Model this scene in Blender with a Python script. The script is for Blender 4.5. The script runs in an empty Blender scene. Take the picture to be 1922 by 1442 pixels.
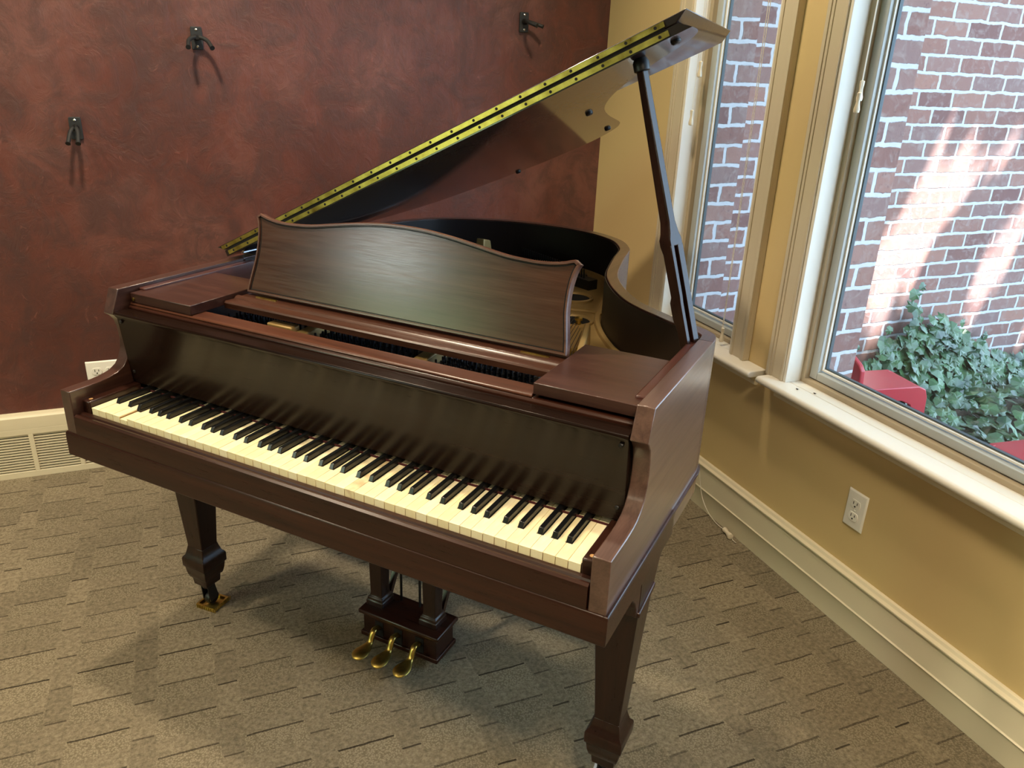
import bpy, bmesh, math, random
from mathutils import Vector, Matrix
random.seed(7)
COL = bpy.context.scene.collection
SC = bpy.context.scene

# ------------------------------------------------------------------ helpers
def link(o):
    COL.objects.link(o); return o

class MB:
    """collects shapes into one mesh"""
    def __init__(s): s.bm = bmesh.new(); s.mi = 0
    def face(s, vs):
        try:
            f = s.bm.faces.new(vs); f.material_index = s.mi; return f
        except ValueError: return None
    def v(s, p): return s.bm.verts.new(p)
    def box(s, x0, x1, y0, y1, z0, z1):
        c = [(x0,y0,z0),(x1,y0,z0),(x1,y1,z0),(x0,y1,z0),(x0,y0,z1),(x1,y0,z1),(x1,y1,z1),(x0,y1,z1)]
        s.hexa(c); return s
    def hexa(s, c):
        vs = [s.v(p) for p in c]
        for q in ((3,2,1,0),(4,5,6,7),(0,1,5,4),(1,2,6,5),(2,3,7,6),(3,0,4,7)): s.face([vs[i] for i in q])
        return s
    def prism(s, pts, plane, a, b, pts2=None):
        """pts 2D polygon in plane xy/yz/xz, extruded along the remaining axis from a to b"""
        def mk(p, t):
            if plane == 'xy': return (p[0], p[1], t)
            if plane == 'yz': return (t, p[0], p[1])
            return (p[0], t, p[1])
        pts2 = pts2 or pts
        A = [s.v(mk(p, a)) for p in pts]; B = [s.v(mk(p, b)) for p in pts2]
        n = len(pts)
        for i in range(n): s.face([A[i], A[(i+1)%n], B[(i+1)%n], B[i]])
        s.face(A[::-1]); s.face(B)
        return s
    def loft(s, rings, closed=True, caps=True):
        R = [[s.v(p) for p in r] for r in rings]; n = len(R[0])
        for a, b in zip(R, R[1:]):
            for i in range(n if closed else n-1): s.face([a[i], a[(i+1)%n], b[(i+1)%n], b[i]])
        if caps and closed: s.face(R[0][::-1]); s.face(R[-1])
        return R
    def tube(s, pts, r, n=8, caps=True):
        pts = [Vector(p) for p in pts]; rs = r if isinstance(r, (list, tuple)) else [r]*len(pts)
        t0 = (pts[1]-pts[0]).normalized()
        up = Vector((0,0,1)) if abs(t0.z) < .9 else Vector((1,0,0))
        rings = []
        for i, p in enumerate(pts):
            t = (pts[min(i+1,len(pts)-1)]-pts[max(i-1,0)]).normalized()
            a = t.cross(up).normalized(); b = a.cross(t).normalized()
            rings.append([p + a*math.cos(k*2*math.pi/n)*rs[i] + b*math.sin(k*2*math.pi/n)*rs[i] for k in range(n)])
        s.loft(rings, True, caps); return s
    def lathe(s, prof, c, axis=(0,0,1), n=16, caps=True):
        """prof list of (r, h) along axis from point c"""
        ax = Vector(axis).normalized(); up = Vector((0,0,1)) if abs(ax.z) < .9 else Vector((1,0,0))
        a = ax.cross(up).normalized(); b = ax.cross(a).normalized(); c = Vector(c)
        s.loft([[c + ax*h + a*math.cos(k*2*math.pi/n)*r + b*math.sin(k*2*math.pi/n)*r for k in range(n)] for r, h in prof], True, caps); return s
    def ellipsoid(s, c, r, n=12, m=8):
        rings = []
        for j in range(m+1):
            th = -math.pi/2 + math.pi*(.04 + .92*j/m)
            rings.append([(c[0]+r[0]*math.cos(th)*math.cos(k*2*math.pi/n), c[1]+r[1]*math.cos(th)*math.sin(k*2*math.pi/n), c[2]+r[2]*math.sin(th)) for k in range(n)])
        s.loft(rings); return s
    def xf(s, M, start=0):
        s.bm.verts.ensure_lookup_table()
        for v in list(s.bm.verts)[start:]: v.co = M @ v.co
        return s
    def build(s, name, mats, parent=None, bevel=0, seg=2, smooth=False, ang=40):
        bmesh.ops.recalc_face_normals(s.bm, faces=s.bm.faces[:])
        me = bpy.data.meshes.new(name); s.bm.to_mesh(me); s.bm.free()
        for m in (mats if isinstance(mats, (list, tuple)) else [mats]): me.materials.append(m)
        if smooth:
            me.polygons.foreach_set('use_smooth', [True]*len(me.polygons))
            try: me.set_sharp_from_angle(angle=math.radians(ang))
            except Exception: pass
        o = link(bpy.data.objects.new(name, me))
        if parent: o.parent = parent
        if bevel:
            b = o.modifiers.new('bevel', 'BEVEL'); b.width = bevel; b.segments = seg; b.limit_method = 'ANGLE'; b.angle_limit = math.radians(35)
            b.harden_normals = False
            me.polygons.foreach_set('use_smooth', [True]*len(me.polygons))
            try: me.set_sharp_from_angle(angle=math.radians(60))
            except Exception: pass
        return o

def tag(o, label, cat, group=None, kind=None):
    o['label'] = label; o['category'] = cat
    if group: o['group'] = group
    if kind: o['kind'] = kind
    return o
def struct(o, label=None):
    o['kind'] = 'structure'
    if label: o['label'] = label
    return o
def thing(name, label, cat, loc=(0,0,0), rz=0, group=None):
    o = link(bpy.data.objects.new(name, None)); o.location = loc; o.rotation_euler = (0,0,rz); o.empty_display_size = .1
    return tag(o, label, cat, group)
def copy_tree(o, parent=None):
    c = o.copy(); COL.objects.link(c); c.parent = parent
    for ch in list(o.children): copy_tree(ch, c)
    return c
def spline(pts, n=8, closed=False):
    """Catmull-Rom through 2D/3D points"""
    P = [Vector(p) for p in pts]; out = []
    for i in range(len(P)-1):
        p0 = P[max(i-1,0)]; p1 = P[i]; p2 = P[i+1]; p3 = P[min(i+2,len(P)-1)]
        for k in range(n):
            t = k/n
            out.append(.5*((2*p1)+(p2-p0)*t+(2*p0-5*p1+4*p2-p3)*t*t+(3*p1-p0-3*p2+p3)*t**3))
    out.append(P[-1]); return out
def lerp_table(tab, y):
    if y <= tab[0][0]: return tab[0][1]
    for (a, b), (c, d) in zip(tab, tab[1:]):
        if y <= c: return b + (d-b)*(y-a)/(c-a)
    return tab[-1][1]

# ------------------------------------------------------------------ materials
def sc(r, g, b):
    f = lambda c: (c/255/12.92) if c/255 <= .04045 else ((c/255+.055)/1.055)**2.4
    return (f(r), f(g), f(b), 1)
class NT:
    def __init__(s, name):
        s.m = bpy.data.materials.new(name); s.m.use_nodes = True; s.t = s.m.node_tree; s.t.nodes.clear()
        s.out = s.n('ShaderNodeOutputMaterial'); s.b = s.n('ShaderNodeBsdfPrincipled'); s.l(s.b.outputs[0], s.out.inputs[0])
    def n(s, typ, **kw):
        x = s.t.nodes.new(typ)
        for k, v in kw.items(): setattr(x, k, v)
        return x
    def l(s, a, b): s.t.links.new(a, b)
    def set(s, **kw):
        for k, v in kw.items(): s.b.inputs[k.replace('_', ' ')].default_value = v
        return s
    def val(s, sock, v):
        if hasattr(v, 'type') and hasattr(v, 'is_linked'): s.l(v, sock)
        else: sock.default_value = v
    def math(s, op, a, b=0.0, c=0.0):
        x = s.n('ShaderNodeMath', operation=op); s.val(x.inputs[0], a); s.val(x.inputs[1], b); s.val(x.inputs[2], c); return x.outputs[0]
    def coord(s, out='Object', scale=(1,1,1), rot=(0,0,0), loc=(0,0,0)):
        tc = s.n('ShaderNodeTexCoord'); mp = s.n('ShaderNodeMapping'); s.l(tc.outputs[out], mp.inputs[0])
        mp.inputs['Scale'].default_value = scale; mp.inputs['Rotation'].default_value = rot; mp.inputs['Location'].default_value = loc
        return mp.outputs[0]
    def noise(s, vec, scale=5, detail=3, rough=.5, dist=0, out='Fac'):
        x = s.n('ShaderNodeTexNoise'); s.l(vec, x.inputs['Vector']); x.inputs['Scale'].default_value = scale
        x.inputs['Detail'].default_value = detail; x.inputs['Roughness'].default_value = rough; x.inputs['Distortion'].default_value = dist
        return x.outputs[out]
    def ramp(s, fac, stops, interp='LINEAR'):
        x = s.n('ShaderNodeValToRGB'); s.l(fac, x.inputs[0]); cr = x.color_ramp; cr.interpolation = interp
        while len(cr.elements) < len(stops): cr.elements.new(.5)
        for e, (p, c) in zip(cr.elements, stops): e.position = p; e.color = c if len(c) == 4 else (*c, 1)
        return x.outputs[0]
    def mix(s, fac, a, b, mode='MIX'):
        x = s.n('ShaderNodeMix', data_type='RGBA', blend_type=mode)
        s.val(x.inputs[0], fac); s.val(x.inputs[6], a); s.val(x.inputs[7], b); return x.outputs[2]
    def bump(s, h, strength=.3, dist=.01, normal=None):
        x = s.n('ShaderNodeBump'); s.l(h, x.inputs['Height']); x.inputs['Strength'].default_value = strength; x.inputs['Distance'].default_value = dist
        if normal: s.l(normal, x.inputs['Normal'])
        s.l(x.outputs[0], s.b.inputs['Normal']); return x.outputs[0]
g = lambda v: (v, v, v, 1)

def plain(name, col, rough=.5, metal=0, spec=.5, bump=0, bscale=60, var=.0):
    k = NT(name); k.set(Base_Color=col, Roughness=rough, Metallic=metal); k.b.inputs['Specular IOR Level'].default_value = spec
    vec = k.coord()
    f = k.noise(vec, bscale, 3)
    c2 = tuple(c*(1-var) for c in col[:3])+(1,)
    k.l(k.mix(k.noise(vec, bscale*.15, 3), col, c2), k.b.inputs['Base Color'])
    if bump: k.bump(f, bump, .002)
    return k.m

def wood(name, dark, light, axis='x', rough=.3, fine=1.0, coat=.25, worn=None, worn_amt=0):
    k = NT(name)
    s = {'x': (1.2, 26, 26), 'y': (26, 1.2, 26), 'z': (26, 26, 1.2)}[axis]
    vec = k.coord(scale=s)
    n1 = k.noise(vec, 1.6*fine, 5, .6, .6)
    n2 = k.noise(k.coord(scale=tuple(q*4 for q in s)), 3*fine, 4, .65)
    f = k.math('ADD', k.math('MULTIPLY', n1, .7), k.math('MULTIPLY', n2, .3))
    col = k.ramp(f, [(.32, dark), (.68, light)])
    if worn:
        big = k.noise(k.coord(scale=tuple(.18*q+.4 for q in s)), 2.2, 4, .6)
        col = k.mix(k.math('MULTIPLY', k.ramp(big, [(.45, g(0)), (.7, g(1))]), worn_amt), col, worn)
    k.l(col, k.b.inputs['Base Color'])
    k.l(k.math('ADD', rough-.08, k.math('MULTIPLY', n2, .16)), k.b.inputs['Roughness'])
    k.b.inputs['Coat Weight'].default_value = coat; k.b.inputs['Coat Roughness'].default_value = .22
    k.bump(n2, .05, .001); k.b.inputs['Specular IOR Level'].default_value = .38
    return k.m

M = {}
M['wood_x'] = wood('mahogany_along_x', sc(28,12,7), sc(56,28,18), 'x', coat=.08)
M['wood_y'] = wood('mahogany_along_y', sc(30,14,9), sc(58,31,22), 'y', coat=.1)
M['wood_z'] = wood('mahogany_upright', sc(24,11,7), sc(46,24,17), 'z', coat=.1)
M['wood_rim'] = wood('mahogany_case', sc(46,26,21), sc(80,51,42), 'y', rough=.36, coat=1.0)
M['wood_side_lit'] = wood('mahogany_case_lit', sc(64,43,36), sc(100,74,63), 'y', rough=.34, coat=1.0)  # lighter copy of the case wood, window sheen put into the colour
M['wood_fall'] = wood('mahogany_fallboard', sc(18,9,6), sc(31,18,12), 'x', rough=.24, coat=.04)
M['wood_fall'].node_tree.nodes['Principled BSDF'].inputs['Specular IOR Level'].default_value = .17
M['wood_red'] = wood('mahogany_rail', sc(52,26,17), sc(86,49,33), 'x', rough=.34)
M['wood_redy'] = wood('mahogany_rail_red', sc(56,29,24), sc(84,48,41), 'y', rough=.35)
M['wood_board'] = wood('mahogany_shelf', sc(44,24,20), sc(70,42,35), 'x', rough=.34)
M['wood_desk'] = wood('mahogany_music_desk', sc(50,31,22), sc(78,52,39), 'x', rough=.2, coat=.0, worn=sc(70,58,44), worn_amt=.35)
M['wood_desk'].node_tree.nodes['Principled BSDF'].inputs['Specular IOR Level'].default_value = .45
M['wood_deskrim'] = wood('mahogany_desk_rim', sc(66,40,31), sc(100,68,55), 'x', rough=.3, coat=.4)
M['wood_ledge'] = wood('mahogany_desk_ledge', sc(50,27,19), sc(82,50,36), 'x', rough=.3, coat=.4)
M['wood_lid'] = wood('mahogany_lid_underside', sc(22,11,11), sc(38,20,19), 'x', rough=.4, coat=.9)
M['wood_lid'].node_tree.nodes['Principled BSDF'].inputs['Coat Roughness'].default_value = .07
M['wood_dark'] = plain('dark_inner_wood', sc(28,14,13), .5, var=.4)
M['black'] = plain('black_satin', sc(14,13,13), .45, bump=.03)
M['void'] = plain('shadowed_interior', sc(12,9,9), .9)
M['rubber'] = plain('black_rubber', sc(30,32,33), .6, bump=.1, bscale=300)
M['felt'] = plain('red_felt', sc(64,14,14), .95, bump=.3, bscale=400)
M['ebony'] = plain('ebony_key', sc(16,17,19), .28, bump=.02, var=.2)
M['gold'] = plain('bronzed_iron', sc(176,146,92), .42, metal=.3, bump=.12, bscale=90, var=.25)
M['steel'] = plain('blued_steel', sc(60,62,68), .35, metal=1)
M['chrome'] = plain('chrome', sc(220,220,225), .12, metal=1)
M['plastic_white'] = plain('white_plastic', sc(232,230,218), .35)
M['slot'] = plain('dark_slot', sc(20,18,16), .8)
M['glasscup'] = plain('clear_cup', sc(205,205,205), .1, spec=.9)
M['cord'] = plain('cord_offwhite', sc(228,222,206), .8)
M['tassel'] = plain('tassel_wood', sc(228,216,190), .5, var=.15)
M['red_plastic'] = plain('red_plastic', sc(170,42,52), .38, var=.15)
M['hook_plate'] = plain('black_plate', sc(38,40,42), .5)
M['fly'] = plain('dead_fly', sc(22,18,16), .7)
M['gutter'] = plain('gasket', sc(60,74,80), .5)

def mk_brass():
    k = NT('brass'); k.set(Metallic=1.0)
    vec = k.coord(scale=(8, 8, 8)); n = k.noise(vec, 3, 5, .6)
    k.l(k.ramp(n, [(.3, sc(150,122,58)), (.7, sc(214,190,104))]), k.b.inputs['Base Color'])
    k.l(k.math('ADD', .2, k.math('MULTIPLY', n, .25)), k.b.inputs['Roughness']); return k.m
M['brass'] = mk_brass()
def mk_ivory(name, a, b, stain=None):
    k = NT(name); oi = k.n('ShaderNodeObjectInfo')
    vec = k.coord(scale=(30, 5, 5)); n = k.noise(vec, 2.2, 4, .6, 1.0)
    f = k.math('ADD', k.math('MULTIPLY', n, .7), k.math('MULTIPLY', oi.outputs['Random'], .3))
    col = k.ramp(f, [(.3, a), (.7, b)])
    if stain:
        col = k.mix(k.math('MULTIPLY', k.ramp(k.noise(k.coord(scale=(1,1,1)), 26, 3), [(.45, g(0)), (.62, g(1))]), .6), col, stain)
    k.l(col, k.b.inputs['Base Color']); k.set(Roughness=.35); k.b.inputs['Subsurface Weight'].default_value = .0
    return k.m
M['ivory'] = mk_ivory('ivory', sc(238,222,176), sc(250,240,206))
M['ivory_stain'] = mk_ivory('stained_ivory', sc(232,214,166), sc(246,234,196), sc(186,150,104))
M['key_wood'] = wood('key_side_wood', sc(150,110,66), sc(190,150,100), 'y', rough=.6, coat=0)

def mk_red_wall():
    k = NT('red_faux_plaster')
    v = k.coord(); n1 = k.noise(v, 1.5, 6, .6, .5); n2 = k.noise(v, 7, 8, .7, 1.2); n3 = k.noise(k.coord(scale=(1,1,.6)), 22, 6, .7, 2)
    c = k.ramp(n1, [(.3, sc(78,43,37)), (.5, sc(99,56,48)), (.7, sc(124,84,76))])
    c = k.mix(k.ramp(n2, [(.42, g(0)), (.60, g(.65))]), c, sc(70,48,46))
    c = k.mix(k.ramp(n3, [(.62, g(0)), (.72, g(.4))]), c, sc(150,96,84))
    k.l(c, k.b.inputs['Base Color'])
    k.l(k.math('ADD', .34, k.math('MULTIPLY', n2, .25)), k.b.inputs['Roughness'])
    k.bump(k.math('ADD', k.math('MULTIPLY', n2, .6), k.math('MULTIPLY', n3, .6)), .55, .010); return k.m
M['red_wall'] = mk_red_wall()
def mk_paint(name, col, rough=.55, b=.12, sc_=180):
    k = NT(name); k.set(Base_Color=col, Roughness=rough); v = k.coord()
    c2 = tuple(q*.93 for q in col[:3])+(1,)
    k.l(k.mix(k.noise(v, 3, 3), col, c2), k.b.inputs['Base Color']); k.bump(k.noise(v, sc_, 3), b, .001); return k.m
M['yellow'] = mk_paint('ochre_wall_paint', sc(212,187,134))
M['white'] = mk_paint('white_trim_paint', sc(232,228,216), .38, .04, 60)
M['cream'] = mk_paint('cream_trim_paint', sc(222,212,184), .38, .04, 60)
M['brown'] = mk_paint('brown_wall_paint', sc(92,66,52))
M['casing'] = mk_paint('white_trim_shaded', sc(206,194,168), .42, .04, 60)  # white trim darkened in colour for the dim, backlit casing
M['ceil'] = mk_paint('ceiling_paint', sc(235,230,220), .8)
M['sash'] = mk_paint('grey_sash', sc(176,180,176), .4, .03, 60)
M['sash_shaded'] = mk_paint('tan_shaded_sash', sc(176,160,132), .5, .03, 60)  # shadow on the outer sash strip put into the colour
M['plate_w'] = mk_paint('outlet_white', sc(240,238,230), .3, .02, 60)

def mk_carpet():
    k = NT('carved_loop_carpet')
    tc = k.n('ShaderNodeTexCoord'); sep = k.n('ShaderNodeSeparateXYZ')
    wob = k.noise(tc.outputs['Object'], 14, 3, .6, 0, 'Color')
    wv = k.n('ShaderNodeVectorMath', operation='MULTIPLY_ADD'); k.l(wob, wv.inputs[0]); wv.inputs[1].default_value = (.008,.008,0); k.l(tc.outputs['Object'], wv.inputs[2])
    k.l(wv.outputs[0], sep.inputs[0])
    X, Y = sep.outputs[0], sep.outputs[1]
    PX, PY = .195, .1196
    u = k.math('DIVIDE', k.math('ADD', X, 20*PX+.116), PX); col_i = k.math('FLOOR', u); fu = k.math('FRACT', u)
    wide = k.math('LESS_THAN', fu, .72)                                   # long-dash column
    yo = k.math('ADD', Y, k.math('ADD', 40*PY-.008, k.math('MULTIPLY', k.math('SUBTRACT', 1, wide), .045)))
    vv = k.math('DIVIDE', yo, PY); row = k.math('FLOOR', vv); fv = k.math('FRACT', vv)
    # groove line just at the row edge
    inset = k.math('MULTIPLY', k.math('GREATER_THAN', fu, .02), k.math('LESS_THAN', k.math('ABSOLUTE', k.math('SUBTRACT', fu, .72)), 10))
    edge_gap = k.math('GREATER_THAN', k.math('MINIMUM', k.math('ABSOLUTE', k.math('SUBTRACT', fu, .72)), k.math('MINIMUM', fu, k.math('SUBTRACT', 1, fu))), .022)
    line = k.math('MULTIPLY', k.math('LESS_THAN', k.math('ABSOLUTE', k.math('SUBTRACT', fv, .965)), .022), edge_gap)
    cmb = k.n('ShaderNodeCombineXYZ'); k.l(col_i, cmb.inputs[0]); k.l(row, cmb.inputs[1]); k.l(wide, cmb.inputs[2])
    wn = k.n('ShaderNodeTexWhiteNoise', noise_dimensions='3D'); k.l(cmb.outputs[0], wn.inputs[0])
    rnd = wn.outputs[0]
    line = k.math('MULTIPLY', line, k.math('ADD', .45, k.math('MULTIPLY', rnd, .6)))
    smooth = k.math('MULTIPLY', wide, k.math('GREATER_THAN', fv, .42))     # smooth loop block (in front of the groove)
    o = tc.outputs['Object']
    loops = k.n('ShaderNodeTexVoronoi'); k.l(o, loops.inputs['Vector']); loops.inputs['Scale'].default_value = 230
    fuzz = k.noise(o, 330, 4, .8); fuzz2 = k.noise(o, 85, 5, .8); big = k.noise(o, 1.1, 3)
    base = k.ramp(fuzz2, [(.3, sc(104,94,76)), (.7, sc(178,164,138))])
    lp = k.ramp(loops.outputs['Distance'], [(.0, sc(176,163,138)), (.75, sc(126,115,94))])
    c = k.mix(smooth, base, lp)
    shade = k.math('ADD', k.math('MULTIPLY', rnd, .22), k.math('ADD', .80, k.math('MULTIPLY', smooth, .06)))
    cm = k.n('ShaderNodeCombineXYZ'); [k.l(shade, cm.inputs[i]) for i in range(3)]
    c = k.mix(1.0, c, cm.outputs[0], 'MULTIPLY')
    spk = k.ramp(fuzz, [(.64, g(0)), (.72, g(.5))]); c = k.mix(spk, c, sc(198,188,166))
    c = k.mix(k.math('MULTIPLY', line, .85), c, sc(44,36,27))
    k.l(c, k.b.inputs['Base Color']); k.set(Roughness=.95); k.b.inputs['Specular IOR Level'].default_value = .12
    h = k.math('ADD', k.math('ADD', k.math('MULTIPLY', fuzz2, .35), k.math('MULTIPLY', fuzz, .5)), k.math('MULTIPLY', k.math('SUBTRACT', 1, smooth), .15))
    h = k.math('SUBTRACT', h, k.math('MULTIPLY', line, 1.2))
    k.bump(h, .9, .008); return k.m
M['carpet'] = mk_carpet()

def mk_brick(name, swap):
    """swap: which object axes run along the course and up the wall"""
    k = NT(name); tc = k.n('ShaderNodeTexCoord'); sep = k.n('ShaderNodeSeparateXYZ'); k.l(tc.outputs['Object'], sep.inputs[0])
    cmb = k.n('ShaderNodeCombineXYZ'); k.l(sep.outputs[swap[0]], cmb.inputs[0]); k.l(sep.outputs[swap[1]], cmb.inputs[1])
    wob = k.noise(tc.outputs['Object'], 16, 4, .65, 0, 'Color')
    wv = k.n('ShaderNodeVectorMath', operation='MULTIPLY_ADD'); k.l(wob, wv.inputs[0]); wv.inputs[1].default_value = (.022,.020,0); k.l(cmb.outputs[0], wv.inputs[2])
    b = k.n('ShaderNodeTexBrick'); k.l(wv.outputs[0], b.inputs['Vector'])
    b.inputs['Scale'].default_value = 1; b.inputs['Brick Width'].default_value = .203; b.inputs['Row Height'].default_value = .0705
    b.inputs['Mortar Size'].default_value = .008; b.inputs['Mortar Smooth'].default_value = .3; b.inputs['Bias'].default_value = 0
    b.inputs['Color1'].default_value = (0,0,0,1); b.inputs['Color2'].default_value = (1,1,1,1); b.inputs['Mortar'].default_value = (.5,.5,.5,1)
    o = tc.outputs['Object']; n1 = k.noise(o, 22, 6, .7, .8); n2 = k.noise(o, 70, 5, .7)
    c = k.ramp(b.outputs['Color'], [(0, sc(104,74,71)), (.35, sc(130,94,84)), (.7, sc(118,94,91)), (1, sc(140,102,90))])
    c = k.mix(k.ramp(n1, [(.5, g(0)), (.68, g(.65))]), c, sc(142,128,124))
    c = k.mix(k.ramp(n2, [(.30, g(.7)), (.42, g(0))]), c, sc(82,62,62))
    c = k.mix(b.outputs['Fac'], c, k.mix(n1, sc(186,186,188), sc(160,162,166)))
    k.l(c, k.b.inputs['Base Color']); k.set(Roughness=.9)
    h = k.math('ADD', k.math('MULTIPLY', k.math('SUBTRACT', 1, b.outputs['Fac']), .8), k.math('MULTIPLY', n1, .3))
    k.bump(h, .6, .01); return k.m
M['brick_xz'] = mk_brick('tumbled_brick', (0, 2))
M['brick_rowlock'] = mk_brick('rowlock_brick', (0, 1))

def mk_leaf(name, a, b):
    k = NT(name); v = k.coord(); k.l(k.ramp(k.noise(v, 9, 3), [(.3, a), (.7, b)]), k.b.inputs['Base Color'])
    k.set(Roughness=.32); k.b.inputs['Transmission Weight'].default_value = 0; return k.m
M['ivy'] = mk_leaf('ivy_leaf', sc(22,46,34), sc(70,104,64))
M['hedge'] = mk_leaf('hedge', sc(60,92,50), sc(120,150,90))
M['tree'] = mk_leaf('tree_leaf', sc(50,90,40), sc(110,150,70))
def mk_soil():
    k = NT('mulch_ground'); v = k.coord(); n = k.noise(v, 25, 6, .7)
    k.l(k.ramp(n, [(.3, sc(46,44,40)), (.7, sc(104,98,90))]), k.b.inputs['Base Color']); k.set(Roughness=1); k.bump(n, .6, .03); return k.m
M['soil'] = mk_soil()
def mk_glass():
    k = NT('window_glass'); t = k.t; t.nodes.remove(k.b)
    tr = k.n('ShaderNodeBsdfTransparent'); gl = k.n('ShaderNodeBsdfGlossy'); gl.inputs['Roughness'].default_value = .02
    df = k.n('ShaderNodeBsdfDiffuse'); df.inputs[0].default_value = (.8,.86,.9,1)
    tr.inputs[0].default_value = (.93,.96,.97,1)
    fr = k.n('ShaderNodeLayerWeight'); fr.inputs[0].default_value = .18
    m1 = k.n('ShaderNodeMixShader'); k.l(k.math('MULTIPLY', fr.outputs[0], .9), m1.inputs[0]); k.l(tr.outputs[0], m1.inputs[1]); k.l(gl.outputs[0], m1.inputs[2])
    haze = k.ramp(k.noise(k.coord(), 4, 6, .7), [(.4, g(.02)), (.8, g(.10))])  # haze of room reflections painted in as a pale diffuse veil
    m2 = k.n('ShaderNodeMixShader'); k.l(haze, m2.inputs[0]); k.l(m1.outputs[0], m2.inputs[1]); k.l(df.outputs[0], m2.inputs[2])
    k.l(m2.outputs[0], k.out.inputs[0]); return k.m
M['glass'] = mk_glass()

# ------------------------------------------------------------------ the room
XL, YF, YB, ZC = -5.6, -4.6, 1.924, 2.75
W1 = (.853, 1.305, .625, 2.25)      # window by the corner: y0 y1 z0 z1
W2 = (-1.30, .593, .625, 2.25)
WT = .14
mb = MB(); mb.box(XL-.2, .02, YF-.2, YB+.2, -.06, 0); struct(mb.build('floor', M['carpet']), 'taupe carved loop carpet')
mb = MB(); mb.box(XL-.2, WT, YF-.2, YB+.2, ZC, ZC+.1); struct(mb.build('ceiling', M['ceil']))
mb = MB(); mb.box(XL-.2, 0, YB, YB+.15, 0, ZC); struct(mb.build('wall_back', M['red_wall']), 'dark red faux-plaster wall')
mb = MB(); mb.box(XL-.15, WT, YF-.15, YF, 0, ZC); struct(mb.build('wall_front', M['yellow']))
def holed_wall(x0, x1, ya, yb, za, zb, holes):
    m = MB(); ys = ya
    for (y0, y1, z0, z1) in sorted(holes):
        m.box(x0, x1, ys, y0, za, zb); m.box(x0, x1, y0, y1, za, z0); m.box(x0, x1, y0, y1, z1, zb); ys = y1
    m.box(x0, x1, ys, yb, za, zb); return m
struct(holed_wall(0, WT, YF, YB+.15, 0, ZC, [(w[0], w[1], w[2]-.025, w[3]+.001) for w in (W1, W2)]).build('wall_right', M['yellow']), 'ochre yellow wall with two tall windows')
WL = (-.75, .40, .65, 2.40)
struct(holed_wall(XL-.15, XL, YF, YB, 0, ZC, [WL]).build('wall_left', M['brown']))

# right baseboard
prof = [(0,0),(-.020,0),(-.020,.076),(-.0245,.0795),(-.020,.083),(-.020,.164),(-.025,.166),(-.025,.171),(-.014,.174),(-.010,.182),(0,.183)]
mb = MB(); mb.prism(prof, 'xz', YF, YB); struct(mb.build('baseboard_right', M['cream'], bevel=.001), 'tall cream baseboard with a bead line')
# back baseboard cap
mb = MB(); mb.prism([(YB,.197),(YB-.022,.197),(YB-.022,.242),(YB-.016,.247),(YB-.012,.256),(YB,.257)], 'yz', XL, 0)
mb.box(-1.30, 0, YB-.02, YB, 0, .197)
struct(mb.build('baseboard_back', M['cream'], bevel=.001), 'cream baseboard band above the return grille')
# return-air grille
gr = thing('air_grille', 'long cream slatted return-air grille set in the base of red wall', 'vent', (0, YB, 0))
x0, x1 = -4.25, -1.30
mb = MB(); mb.box(x0, x1, -.022, -.004, .174, .197); mb.box(x0, x1, -.022, -.004, 0, .024)
dv = [-2.30 - .152*i for i in range(-6, 13)]
for xx in dv: mb.box(xx-.008, xx+.008, -.022, -.004, .024, .174)
mb.build('grille_frame', M['cream'], gr, bevel=.001)
mb = MB(); N = 14
for i in range(N):
    z = .029 + i*(.150/N)
    mb.prism([(-.019, z), (-.010, z+.0035), (-.010, z+.0052), (-.019, z+.0056)], 'yz', x0+.004, x1-.004)
sl = mb.build('slat_panel', M['cream'], gr)
mb = MB(); mb.box(x0, x1, -.004, -.001, 0, .197); mb.build('backing', M['slot'], gr)

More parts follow.
